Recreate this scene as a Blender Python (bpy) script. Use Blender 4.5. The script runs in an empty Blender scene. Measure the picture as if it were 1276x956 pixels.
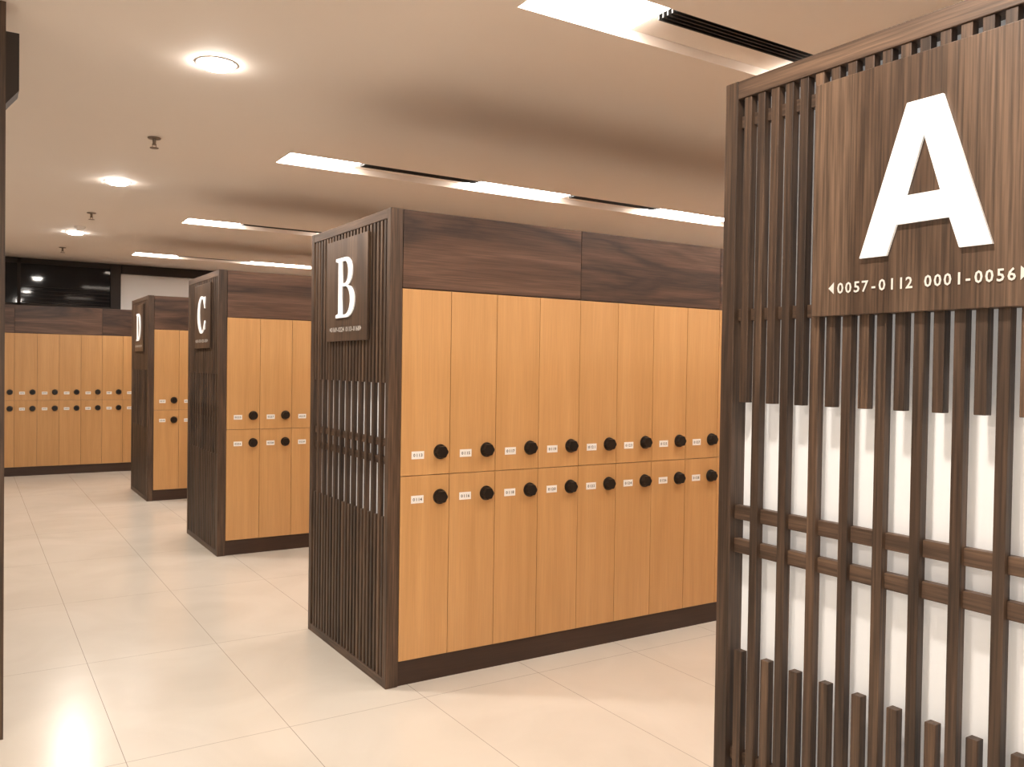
import bpy, bmesh, math, random
from mathutils import Matrix, Vector
random.seed(7)
scene=bpy.context.scene
try:
    scene.view_settings.view_transform='Standard'
    scene.view_settings.look='None'
    scene.view_settings.exposure=0.0
except Exception: pass
COL=scene.collection

# ------------------------------------------------------------------ materials
def new_mat(name):
    m=bpy.data.materials.new(name); m.use_nodes=True
    nt=m.node_tree; b=nt.nodes["Principled BSDF"]
    return m,nt,b
def simple(name,col,rough=.5,metal=0,emit=None,es=0,noise=0.0):
    m,nt,b=new_mat(name)
    b.inputs["Base Color"].default_value=(*col,1); b.inputs["Roughness"].default_value=rough
    b.inputs["Metallic"].default_value=metal
    if noise>0:
        tc=nt.nodes.new("ShaderNodeTexCoord"); n=nt.nodes.new("ShaderNodeTexNoise"); n.inputs["Scale"].default_value=3; n.inputs["Detail"].default_value=4
        nt.links.new(tc.outputs["Object"],n.inputs["Vector"])
        r=nt.nodes.new("ShaderNodeValToRGB")
        r.color_ramp.elements[0].color=(*[c*(1-noise) for c in col],1); r.color_ramp.elements[1].color=(*[min(1,c*(1+noise)) for c in col],1)
        nt.links.new(n.outputs["Fac"],r.inputs["Fac"]); nt.links.new(r.outputs["Color"],b.inputs["Base Color"])
    if emit:
        b.inputs["Emission Color"].default_value=(*emit,1); b.inputs["Emission Strength"].default_value=es
    return m
def wood(name,dark,mid,light,axis,scale=7,stretch=.06,rough=.45,pore=.35,dist=.8,bump=.08,var=.15,cath=0.0):
    m,nt,b=new_mat(name); N=nt.nodes; L=nt.links
    tc=N.new("ShaderNodeTexCoord"); at=N.new("ShaderNodeAttribute"); at.attribute_name="rnd"
    vm=N.new("ShaderNodeVectorMath"); vm.operation='MULTIPLY_ADD'
    cm=N.new("ShaderNodeCombineXYZ")
    for i in range(3): L.new(at.outputs["Fac"],cm.inputs[i])
    vm.inputs[1].default_value=(13,17,11); L.new(cm.outputs[0],vm.inputs[0]); L.new(tc.outputs["Object"],vm.inputs[2])
    mp=N.new("ShaderNodeMapping"); s=[1,1,1]; s[axis]=stretch; mp.inputs["Scale"].default_value=s
    L.new(vm.outputs[0],mp.inputs["Vector"])
    n1=N.new("ShaderNodeTexNoise"); n1.inputs["Scale"].default_value=scale; n1.inputs["Detail"].default_value=6; n1.inputs["Distortion"].default_value=dist
    L.new(mp.outputs[0],n1.inputs["Vector"])
    src=n1.outputs["Fac"]
    if cath>0:
        mu=N.new("ShaderNodeMath"); mu.operation='MULTIPLY'; mu.inputs[1].default_value=cath; L.new(src,mu.inputs[0])
        si=N.new("ShaderNodeMath"); si.operation='PINGPONG'; si.inputs[1].default_value=1; L.new(mu.outputs[0],si.inputs[0]); src=si.outputs[0]
    rp=N.new("ShaderNodeValToRGB"); e=rp.color_ramp.elements
    e[0].position=.25 if cath==0 else 0; e[0].color=(*dark,1); e[1].position=.75 if cath==0 else 1; e[1].color=(*light,1)
    x=e.new(.5); x.color=(*mid,1)
    L.new(src,rp.inputs["Fac"])
    mp2=N.new("ShaderNodeMapping"); s2=[1,1,1]; s2[axis]=.025; mp2.inputs["Scale"].default_value=s2; L.new(vm.outputs[0],mp2.inputs["Vector"])
    n2=N.new("ShaderNodeTexNoise"); n2.inputs["Scale"].default_value=180; n2.inputs["Detail"].default_value=3; L.new(mp2.outputs[0],n2.inputs["Vector"])
    mr=N.new("ShaderNodeMapRange"); mr.inputs[1].default_value=.35; mr.inputs[2].default_value=.65; mr.inputs[3].default_value=1-pore; mr.inputs[4].default_value=1+pore*.4; L.new(n2.outputs["Fac"],mr.inputs[0])
    mr2=N.new("ShaderNodeMapRange"); mr2.inputs[3].default_value=1-var; mr2.inputs[4].default_value=1+var; L.new(at.outputs["Fac"],mr2.inputs[0])
    mm=N.new("ShaderNodeMath"); mm.operation='MULTIPLY'; L.new(mr.outputs[0],mm.inputs[0]); L.new(mr2.outputs[0],mm.inputs[1])
    sc=N.new("ShaderNodeVectorMath"); sc.operation='SCALE'; L.new(rp.outputs["Color"],sc.inputs[0]); L.new(mm.outputs[0],sc.inputs["Scale"])
    L.new(sc.outputs[0],b.inputs["Base Color"]); b.inputs["Roughness"].default_value=rough
    if bump>0:
        bp=N.new("ShaderNodeBump"); bp.inputs["Strength"].default_value=bump; bp.inputs["Distance"].default_value=.002; L.new(n2.outputs["Fac"],bp.inputs["Height"]); L.new(bp.outputs[0],b.inputs["Normal"])
    return m

M_SLAT=wood("dark_oak_vertical",(.036,.020,.012),(.076,.043,.025),(.148,.088,.053),2,scale=26,stretch=.05,rough=.5,pore=.5,var=.28,bump=.3)
M_SLATH=wood("dark_oak_rail",(.045,.026,.016),(.09,.053,.033),(.16,.097,.060),1,scale=26,stretch=.05,rough=.5,pore=.45,var=.2,bump=.3)
M_SIGN=wood("oak_sign_veneer",(.064,.036,.021),(.098,.058,.035),(.140,.086,.054),2,scale=6,stretch=.09,rough=.42,pore=.5,var=.03,bump=.3,dist=.8,cath=5)
M_WAL=wood("walnut_laminate",(.040,.020,.013),(.095,.048,.029),(.148,.079,.050),0,scale=4.0,stretch=.13,rough=.42,pore=.3,var=.08,bump=.05,dist=.7,cath=8)
M_KICK=wood("kick_laminate",(.03,.015,.010),(.045,.022,.014),(.06,.032,.02),0,scale=6,stretch=.1,rough=.4,pore=.2,var=.05,bump=0)
M_DOOR=wood("beech_laminate",(.535,.292,.112),(.585,.325,.130),(.63,.358,.150),2,scale=14,stretch=.05,rough=.36,pore=.06,var=.03,bump=0)
M_DARK=simple("door_gap_dark",(.10,.045,.015),.8,noise=.1)
M_BLACK=simple("black_lock_plastic",(.006,.006,.007),.35,noise=.1)
M_BLKM=simple("black_metal",(.008,.007,.006),.5,noise=.1)
M_PLATE=simple("white_label",(.92,.90,.87),.4,noise=.02)
M_INK=simple("label_ink",(.01,.01,.01),.5,noise=.1)
M_WHITE=simple("white_backing_glow",(.92,.92,.91),.5,emit=(1,.97,.94),es=.18)  # white panel with a faint emission added to brighten it between the slats
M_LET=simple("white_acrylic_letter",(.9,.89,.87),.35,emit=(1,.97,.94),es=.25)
M_STEEL=simple("engraved_silver",(.80,.77,.72),.35,metal=.2,noise=.03)
M_CEIL=simple("ceiling_paint",(.84,.755,.68),.75,noise=.01)
M_WALL=simple("wall_paint",(.82,.78,.74),.7,noise=.02)
M_LED=simple("led_panel",(.9,.9,.9),.5,emit=(1,.925,.85),es=29)
M_BULB=simple("downlight_lens",(.9,.9,.9),.4,emit=(1,.94,.87),es=110)
M_RING=simple("downlight_ring",(.85,.8,.76),.4,noise=.01)
M_GLASS=simple("dark_window_glass",(.010,.010,.012),.05,noise=.1)
M_GLASS.node_tree.nodes["Principled BSDF"].inputs["Specular IOR Level"].default_value=.22
M_FRAME=simple("dark_window_frame",(.022,.014,.010),.7,noise=.15)
M_CHROME=simple("sprinkler_metal",(.25,.2,.16),.35,metal=.8,noise=.05)

# floor tiles: marble-like cream with thin grout
M_FLOOR,nt,b=new_mat("cream_floor_tiles"); N=nt.nodes; L=nt.links
tc=N.new("ShaderNodeTexCoord"); sx=N.new("ShaderNodeSeparateXYZ"); L.new(tc.outputs["Object"],sx.inputs[0])
def grout(sock,pitch,off):
    a=N.new("ShaderNodeMath"); a.operation='ADD'; a.inputs[1].default_value=-off+pitch*100; L.new(sock,a.inputs[0])
    m_=N.new("ShaderNodeMath"); m_.operation='MODULO'; m_.inputs[1].default_value=pitch; L.new(a.outputs[0],m_.inputs[0])
    p_=N.new("ShaderNodeMath"); p_.operation='PINGPONG'; p_.inputs[1].default_value=pitch/2; L.new(m_.outputs[0],p_.inputs[0])
    c_=N.new("ShaderNodeMath"); c_.operation='LESS_THAN'; c_.inputs[1].default_value=.0013; L.new(p_.outputs[0],c_.inputs[0]); return c_.outputs[0]
g1=grout(sx.outputs[0],.615,.497); g2=grout(sx.outputs[1],1.22,.95)
mx=N.new("ShaderNodeMath"); mx.operation='MAXIMUM'; L.new(g1,mx.inputs[0]); L.new(g2,mx.inputs[1])
nz=N.new("ShaderNodeTexNoise"); nz.inputs["Scale"].default_value=1.5; nz.inputs["Detail"].default_value=7; nz.inputs["Distortion"].default_value=1.2; L.new(tc.outputs["Object"],nz.inputs["Vector"])
rp=N.new("ShaderNodeValToRGB"); rp.color_ramp.elements[0].position=.3; rp.color_ramp.elements[1].position=.7
rp.color_ramp.elements[0].color=(.68,.625,.54,1); rp.color_ramp.elements[1].color=(.76,.705,.62,1); L.new(nz.outputs["Fac"],rp.inputs["Fac"])
mc=N.new("ShaderNodeMix"); mc.data_type='RGBA'; L.new(mx.outputs[0],mc.inputs[0]); L.new(rp.outputs["Color"],mc.inputs[6]); mc.inputs[7].default_value=(.34,.29,.24,1)
L.new(mc.outputs[2],b.inputs["Base Color"])
b.inputs["Roughness"].default_value=.22

# ------------------------------------------------------------------ helpers
class B:
    def __init__(s): s.bm=bmesh.new(); s.l=s.bm.faces.layers.float.new("rnd")
    def box(s,x0,x1,y0,y1,z0,z1,r=None):
        r=random.random() if r is None else r
        v=[s.bm.verts.new(p) for p in ((x0,y0,z0),(x1,y0,z0),(x1,y1,z0),(x0,y1,z0),(x0,y0,z1),(x1,y0,z1),(x1,y1,z1),(x0,y1,z1))]
        for f in ((0,3,2,1),(4,5,6,7),(0,1,5,4),(1,2,6,5),(2,3,7,6),(3,0,4,7)):
            fc=s.bm.faces.new([v[i] for i in f]); fc[s.l]=r
    def prism(s,pts,fn,r=0.0):
        a=[s.bm.verts.new(fn(u,v,0)) for u,v in pts]; c=[s.bm.verts.new(fn(u,v,1)) for u,v in pts]
        n=len(pts); fs=[s.bm.faces.new(a),s.bm.faces.new(c[::-1])]
        for i in range(n): fs.append(s.bm.faces.new((a[i],c[i],c[(i+1)%n],a[(i+1)%n])))
        for f in fs: f[s.l]=r
    def cyl(s,c,axis,r0,r1,h,n=20,r=0.0,lobes=0,amp=0):
        ax=Vector(axis).normalized(); t=Vector((0,0,1)) if abs(ax.z)<.9 else Vector((1,0,0)); u=ax.cross(t).normalized(); w=ax.cross(u)
        def ring(cc,rad): return [s.bm.verts.new(cc+(u*math.cos(2*math.pi*i/n)+w*math.sin(2*math.pi*i/n))*(rad*(1+amp*math.cos(lobes*2*math.pi*i/n)))) for i in range(n)]
        c=Vector(c); a=ring(c,r0); d=ring(c+ax*h,r1)
        fs=[s.bm.faces.new(a[::-1]),s.bm.faces.new(d)]
        for i in range(n): fs.append(s.bm.faces.new((a[i],a[(i+1)%n],d[(i+1)%n],d[i])))
        for f in fs: f[s.l]=r
    def obj(s,name,mats,parent=None,bevel=0,smooth=False,fix=True):
        if fix: bmesh.ops.recalc_face_normals(s.bm,faces=s.bm.faces)
        me=bpy.data.meshes.new(name); s.bm.to_mesh(me); s.bm.free()
        for m in (mats if isinstance(mats,list) else [mats]): me.materials.append(m)
        o=bpy.data.objects.new(name,me); COL.objects.link(o)
        if parent: o.parent=parent
        if bevel:
            md=o.modifiers.new("bevel",'BEVEL'); md.width=bevel; md.segments=2; md.limit_method='ANGLE'
        if smooth:
            for p in me.polygons: p.use_smooth=True
        return o
def empty(name):
    o=bpy.data.objects.new(name,None); COL.objects.link(o); o.empty_display_size=.1; return o

GL={}
def glyph(ch):
    if ch in GL: return GL[ch]
    cu=bpy.data.curves.new("g",'FONT'); cu.body=ch; cu.size=1; cu.resolution_u=2; cu.offset=.018
    o=bpy.data.objects.new("g",cu); COL.objects.link(o)
    dg=bpy.context.evaluated_depsgraph_get(); me=bpy.data.meshes.new_from_object(o.evaluated_get(dg))
    vs=[tuple(v.co[:2]) for v in me.vertices]; fs=[tuple(p.vertices) for p in me.polygons]
    bpy.data.objects.remove(o); bpy.data.curves.remove(cu); bpy.data.meshes.remove(me)
    w=max([v[0] for v in vs] or [.3])
    GL[ch]=(vs,fs,w); return GL[ch]
def text(bb,s,fn,size,adv=.62,center=True):
    tot=len(s)*adv*size; u0=-tot/2 if center else 0
    for i,ch in enumerate(s):
        if ch==' ': continue
        vs,fs,w=glyph(ch)
        off=u0+i*adv*size+(adv-w)*size/2
        vv=[bb.bm.verts.new(fn(off+x*size,y*size)) for x,y in vs]
        for f in fs:
            try: bb.bm.faces.new([vv[k] for k in f])
            except ValueError: pass

def arc(cx,cy,rx,ry,a0,a1,n=18):
    return [(cx+rx*math.cos(math.radians(a0+(a1-a0)*i/n)),cy+ry*math.sin(math.radians(a0+(a1-a0)*i/n))) for i in range(n+1)]
def letter_loops(ch):
    if ch=='A':
        return [[(0,0),(.225,0),(.30,.20),(.70,.20),(.775,0),(1,0),(.635,1),(.365,1)],[(.37,.385),(.50,.77),(.63,.385)]]
    if ch=='B':
        o=[(0,0),(0,.05),(.14,.07),(.14,.93),(0,.95),(0,1)]+arc(.52,.76,.36,.24,90,-60)+[(.62,.53)]+arc(.55,.27,.45,.27,60,-90)
        h1=[(.34,.94)]+arc(.48,.755,.19,.185,90,-90)+[(.34,.57)]
        h2=[(.34,.52)]+arc(.50,.285,.27,.235,90,-90)+[(.34,.05)]
        return [o,h1,h2]
    if ch=='C':
        inner=arc(.58,.5,.32,.43,300,60,30)
        return [arc(.5,.5,.5,.5,50,310,36)+[(.95,.10),(.95,.34),(.88,.34)]+inner+[(.88,.66),(.95,.66),(.95,.97),(.88,.97)]]
    if ch=='D':
        o=[(0,0),(0,.055),(.14,.075),(.14,.925),(0,.945),(0,1)]+arc(.45,.5,.55,.5,90,-90)
        h=[(.37,.93)]+arc(.42,.5,.33,.43,90,-90)+[(.37,.07)]
        return [o,h]
def make_letter(ch,xf,yc,z0,w,h,parent):
    cu=bpy.data.curves.new("letter_"+ch,'CURVE'); cu.dimensions='2D'; cu.fill_mode='BOTH'; cu.extrude=.003
    for lp in letter_loops(ch):
        sp=cu.splines.new('POLY'); sp.points.add(len(lp)-1); sp.use_cyclic_u=True
        for p,(u,v) in zip(sp.points,lp): p.co=((u-.5)*w,v*h,0,1)
    t=bpy.data.objects.new("t",cu); COL.objects.link(t)
    dg=bpy.context.evaluated_depsgraph_get(); me=bpy.data.meshes.new_from_object(t.evaluated_get(dg))
    bpy.data.objects.remove(t)
    me.transform(Matrix(((0,0,-1,xf-.003),(-1,0,0,yc),(0,1,0,z0),(0,0,0,1))))
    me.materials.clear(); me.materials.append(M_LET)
    o=bpy.data.objects.new("letter_"+ch,me); COL.objects.link(o); o.parent=parent

# ------------------------------------------------------------------ dimensions
CEIL=2.861; X0=1.612; XS=1.675; DW=.2547; ND=23
XR=XS+ND*DW
XWALL=XR+.012
ZT=2.20; ZL=1.838; ZM=.973; ZK=.115
ROWS={'A':(.478,1.540),'B':(3.563,4.615),'C':(6.69,7.76),'D':(9.73,10.79)}

# ------------------------------------------------------------------ slatted screens
def screen(ch,y0,y1,txt):
    e=empty("slatted_end_screen"); yc=(y0+y1)/2; k=(y1-y0)/1.062
    bb=B(); fw=.040*k
    bb.box(X0,XS-.001,y0,y0+fw,.0,ZT); bb.box(X0,XS-.001,y1-fw,y1,.0,ZT)
    bb.obj("frame_stiles",M_SLAT,e,bevel=.002)
    bb=B(); bb.box(X0+.001,XS-.002,y0+fw,y1-fw,ZT-.045,ZT-.001); bb.box(X0+.001,XS-.002,y0+fw,y1-fw,.0,.04)
    bb.obj("frame_rails",M_SLATH,e,bevel=.0015)
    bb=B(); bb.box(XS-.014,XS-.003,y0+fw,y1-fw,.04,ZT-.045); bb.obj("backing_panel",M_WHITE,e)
    p=.0838*k; w=.023*k/2; xf,xb=X0+.004,X0+.0262
    bb=B()
    for i in range(-5,6): bb.box(xf,xb,yc+i*p-w,yc+i*p+w,.04,ZT-.045)
    for i in range(-6,6):
        c=yc+(i+.5)*p
        bb.box(xf,xb,c-w,c+w,1.402,ZT-.045); bb.box(xf,xb,c-w,c+w,.04,.783)
    bb.obj("slats",M_SLAT,e,bevel=.0015)
    bb=B()
    for z0,z1 in ((2.085,2.115),(1.604,1.634),(1.108,1.143),(1.024,1.059),(.50,.53)):
        bb.box(xb-.010,xb+.010,y0+fw,y1-fw,z0,z1)
    bb.obj("cross_rails",M_SLATH,e,bevel=.0015)
    ys=yc-{'A':.018,'B':.022,'C':.03,'D':.03}[ch]
    s0,s1=ys-.268,ys+.268
    bb=B(); bb.box(X0-.010,X0+.003,s0,s1,1.604,2.122,.4); bb.obj("sign_board",M_SIGN,e,bevel=.0015)
    xf=X0-.011
    wd={'A':.279,'B':.25,'C':.27,'D':.27}[ch]
    make_letter(ch,xf,ys+.004,1.722,wd,.303,e)
    bb=B(); fn=lambda u,v:(xf-.0008,ys+.012-u,1.652+v)
    text(bb,txt,fn,.0325,adv=.618)
    W=len(txt)*.618*.0325/2+.006
    for sg in (1,-1):
        a=[fn(sg*(W+.014),.012),fn(sg*W,.025),fn(sg*W,-.001)]
        bb.bm.faces.new([bb.bm.verts.new(q) for q in a])
    bb.obj("locker_numbers",M_STEEL,e,fix=False)
    return e
screen('A',*ROWS['A'],"0057-0112 0001-0056"); screen('B',*ROWS['B'],"0169-0224 0113-0168")
screen('C',*ROWS['C'],"0281-0336 0225-0280"); screen('D',*ROWS['D'],"0393-0448 0337-0392")

# ------------------------------------------------------------------ locker banks
def bank(y0,y1,x0,nd,start,sides=(-1,1),digits=True):
    e=empty("locker_bank"); x1=x0+nd*DW
    fd=.018
    bb=B(); ya=y0+(fd if -1 in sides else 0); yb=y1-(fd if 1 in sides else 0)
    bb.box(x0,x1,ya,yb,ZK,ZL,.5); bb.obj("carcass",M_DARK,e)
    bb=B(); bb.box(x0,x1,y0+.010,y1-.010 if 1 in sides else y1,.0,ZK-.003,.5); bb.obj("kickboard",M_KICK,e)
    bb=B(); bb.box(x0,x1,ya,yb,ZL,ZT-.003,.5); bb.obj("header_core",M_KICK,e)
    hd=B(); dr=B(); kn=B(); pl=B(); tx=B()
    for sd in sides:
        yf=y0 if sd<0 else y1
        a,b_=(yf,yf+fd) if sd<0 else (yf-fd,yf)
        i=0
        while i<nd:
            n=min(4,nd-i); hd.box(x0+i*DW+.0015,x0+(i+n)*DW-.0015,a,b_,ZL+.003,ZT-.002); i+=n
        for i in range(nd):
            xa,xb=x0+i*DW,x0+(i+1)*DW
            for t,(z0,z1) in enumerate(((ZM,ZL),(ZK,ZM))):
                dr.box(xa+.0013,xb-.0013,a,b_,z0+.0015,z1-.0015)
                cz=1.080 if t==0 else .868
                kx=xa+.205 if sd<0 else xb-.205
                kn.cyl((kx,yf,cz),(0,sd,0),.036,.034,.010,24)
                kn.cyl((kx,yf+sd*.010,cz),(0,sd,0),.031,.027,.020,24,lobes=6,amp=.07)
                lx=xa+.087 if sd<0 else xb-.087
                lz=1.068 if t==0 else .862
                pl.box(lx-.032,lx+.032,*sorted((yf,yf+sd*.002)),lz-.018,lz+.018)
                if digits and sd<0:
                    num="%04d"%(start+2*i+t)
                    text(tx,num,lambda u,v:(lx+u,yf-.0028,lz-.0068+v),.020,adv=.62)
    hd.obj("header_panels",M_WAL,e,bevel=.001); dr.obj("doors",M_DOOR,e,bevel=.001)
    kn.obj("dial_locks",M_BLACK,e); pl.obj("number_plates",M_PLATE,e)
    if digits: tx.obj("plate_numbers",M_INK,e,fix=False)
    else: tx.bm.free()
bank(*ROWS['A'],XS,ND,1,digits=False)
bank(*ROWS['B'],XS,ND,113); bank(*ROWS['C'],XS,ND,225); bank(*ROWS['D'],XS,ND,337)
YE=12.6; YW=13.16
XE=.50-12*DW
nE=int((XWALL-.02-XE)/DW)
bank(YE,YW-.008,XE,nE,449,sides=(-1,))

# ------------------------------------------------------------------ room shell
XL=XE-.012; YF=-3.0
def slab(name,x0,x1,y0,y1,z0,z1,m):
    bb=B(); bb.box(x0,x1,y0,y1,z0,z1,.5); return bb.obj(name,m)
slab("floor",XL-.15,XWALL+.15,YF-.15,YW+.15,-.12,0,M_FLOOR)
slab("wall_left",XL-.15,XL,YF,YW,0,CEIL,M_WALL)
slab("wall_right",XWALL,XWALL+.15,YF,YW,0,CEIL,M_WALL)
slab("wall_front",XL-.15,XWALL+.15,YF-.15,YF,0,CEIL,M_WALL)
slab("wall_back",XL-.15,XWALL+.15,YW,YW+.15,0,CEIL,M_WALL)
SL=[-.45,2.61,5.65,8.70,11.74]; HW=.16; SX0,SX1=1.77,7.45
bb=B(); y=YF-.15
for c in SL:
    bb.box(XL-.15,XWALL+.15,y,c-HW,CEIL,CEIL+.2,.5)
    bb.box(XL-.15,SX0,c-HW,c+HW,CEIL,CEIL+.2,.5); bb.box(SX1,XWALL+.15,c-HW,c+HW,CEIL,CEIL+.2,.5); y=c+HW
bb.box(XL-.15,XWALL+.15,y,YW+.15,CEIL,CEIL+.2,.5)
bb.obj("ceiling",M_CEIL)
LIT=[(SX0,2.30),(3.22,4.10),(5.01,5.96),(6.8,SX1)]
for c in SL:
    e=empty("linear_ceiling_light")
    bb=B(); bb.box(SX0,SX1,c-HW,c+HW,CEIL+.11,CEIL+.14,.5); bb.obj("trough_top",M_CEIL,e)
    bb=B()
    for a,d in LIT: bb.box(a+.01,d-.01,c-HW+.012,c+HW-.012,CEIL+.02,CEIL+.05,.5)
    bb.obj("led_panels",M_LED,e)
    bb=B(); ds=[(2.30,3.22),(4.10,5.01),(5.96,6.8)]
    for a,d in ds:
        yy=c-HW+.005
        for k in range(5): bb.box(a,d,yy+k*.026,yy+k*.026+.008,CEIL+.005,CEIL+.05,.5)
        bb.box(a,d,yy,yy+.125,CEIL+.05,CEIL+.06,.5)
    bb.obj("slot_diffuser",M_BLKM,e)
    bb=B()
    for a,d in ds: bb.box(a,d,c-HW+.135,c+HW-.002,CEIL+.04,CEIL+.06,.5)
    bb.obj("trough_infill",M_CEIL,e)

def downlight(x,y,power=26):
    e=empty("recessed_downlight"); z=CEIL
    n=32
    def rev(prof,name,mat):
        bb=B()
        rings=[[bb.bm.verts.new((x+r*math.cos(2*math.pi*i/n),y+r*math.sin(2*math.pi*i/n),z+h)) for i in range(n)] for r,h in prof]
        for a,b2 in zip(rings,rings[1:]):
            for i in range(n): bb.bm.faces.new((a[i],a[(i+1)%n],b2[(i+1)%n],b2[i]))
        bb.bm.faces.new(rings[-1])
        bb.obj(name,mat,e,smooth=True)
    rev([(.094,-.001),(.094,-.003),(.088,-.004),(.080,-.002)],"trim_ring",M_RING)
    rev([(.082,-.003),(.077,-.012),(.062,-.021),(.035,-.027)],"lens",M_BULB)
    ld=bpy.data.lights.new("lamp",'AREA'); ld.shape='DISK'; ld.size=.12; ld.energy=power; ld.color=(1,.91,.82)
    lo=bpy.data.objects.new("lamp",ld); COL.objects.link(lo); lo.location=(x,y,z-.032); lo.parent=e
for y in (-2.05,1.0,4.07,7.14,10.2): downlight(.96,y)
for y in (-2.05,1.0): downlight(-1.2,y)  # unseen extra row, added as fill light for the end of row A

def sprinkler(x,y):
    bb=B(); c=CEIL-.002
    bb.cyl((x,y,c),(0,0,-1),.040,.036,.006,20); bb.cyl((x,y,c-.006),(0,0,-1),.011,.009,.035,12)
    bb.cyl((x,y,c-.060),(0,0,-1),.026,.026,.003,16)
    bb.box(x-.012,x-.009,y-.002,y+.002,c-.060,c-.038); bb.box(x+.009,x+.012,y-.002,y+.002,c-.060,c-.038)
    bb.cyl((x,y,c-.038),(0,0,-1),.013,.013,.006,12)
    bb.obj("fire_sprinkler",M_CHROME)
for y in (5.62,8.77,11.64): sprinkler(.96,y)
bb=B(); bb.cyl((.96,9.72,CEIL-.002),(0,0,-1),.055,.052,.018,28); bb.cyl((.96,9.72,CEIL-.020),(0,0,-1),.040,.026,.022,28); bb.obj("smoke_detector",M_RING)

e=empty("window_1")
wx0,wx1,wz0,wz1=XL+.02,1.81,2.215,CEIL-.005
bb=B()
bb.box(wx0,wx1,YW-.05,YW-.002,wz1-.07,wz1); bb.box(wx0,wx1,YW-.05,YW-.002,wz0,wz0+.04)
bb.box(1.68,wx1,YW-.07,YW-.002,wz0,wz1)
for x in (wx0,-1.2,-.1,.55): bb.box(x,x+.04,YW-.05,YW-.002,wz0,wz1)
bb.obj("frame",M_FRAME,e,bevel=.002)
bb=B(); bb.box(wx0+.01,1.70,YW-.028,YW-.018,wz0+.02,wz1-.02,.5); bb.obj("glass",M_GLASS,e)
bb=B()
for k in range(5): bb.box(.60,1.67,YW-.045,YW-.032,wz0+.06+k*.05,wz0+.068+k*.05,.5)
bb.obj("glazing_slats",M_FRAME,e)
bb=B(); bb.box(1.82,XWALL-.005,YW-.06,YW-.002,CEIL-.13,CEIL-.003,.5); bb.obj("trim_1",M_FRAME)

e=empty("wood_partition")
bb=B(); bb.box(XL+.005,.12,3.84,3.98,0,CEIL-.002,.3); bb.obj("panel",M_SLAT,e)
bb=B(); bb.prism([(.119,2.47),(.165,2.53),(.165,2.75),(.119,2.75)],lambda u,v,k:(u,3.85+.12*k,v),.3); bb.obj("bracket",M_FRAME,e)

# ------------------------------------------------------------------ world + camera
w=bpy.data.worlds.new("world"); scene.world=w; w.use_nodes=True
w.node_tree.nodes["Background"].inputs[0].default_value=(.9,.75,.6,1); w.node_tree.nodes["Background"].inputs[1].default_value=.05
yaw,pit,rol,f,h=.5684,.0178,.0147,1061.84,1.478
F=Vector((math.sin(yaw)*math.cos(pit),math.cos(yaw)*math.cos(pit),-math.sin(pit)))
R=Vector((math.cos(yaw),-math.sin(yaw),0)); U=R.cross(F)
R2=R*math.cos(rol)+U*math.sin(rol); U2=U*math.cos(rol)-R*math.sin(rol)
cd=bpy.data.cameras.new("camera"); cam=bpy.data.objects.new("camera",cd); COL.objects.link(cam)
cd.sensor_fit='HORIZONTAL'; cd.sensor_width=36; cd.lens=f*36/1276; cd.clip_start=.05
Mx=Matrix.Identity(4)
for i in range(3): Mx[i][0]=R2[i]; Mx[i][1]=U2[i]; Mx[i][2]=-F[i]
Mx[2][3]=h; cam.matrix_world=Mx
scene.camera=cam
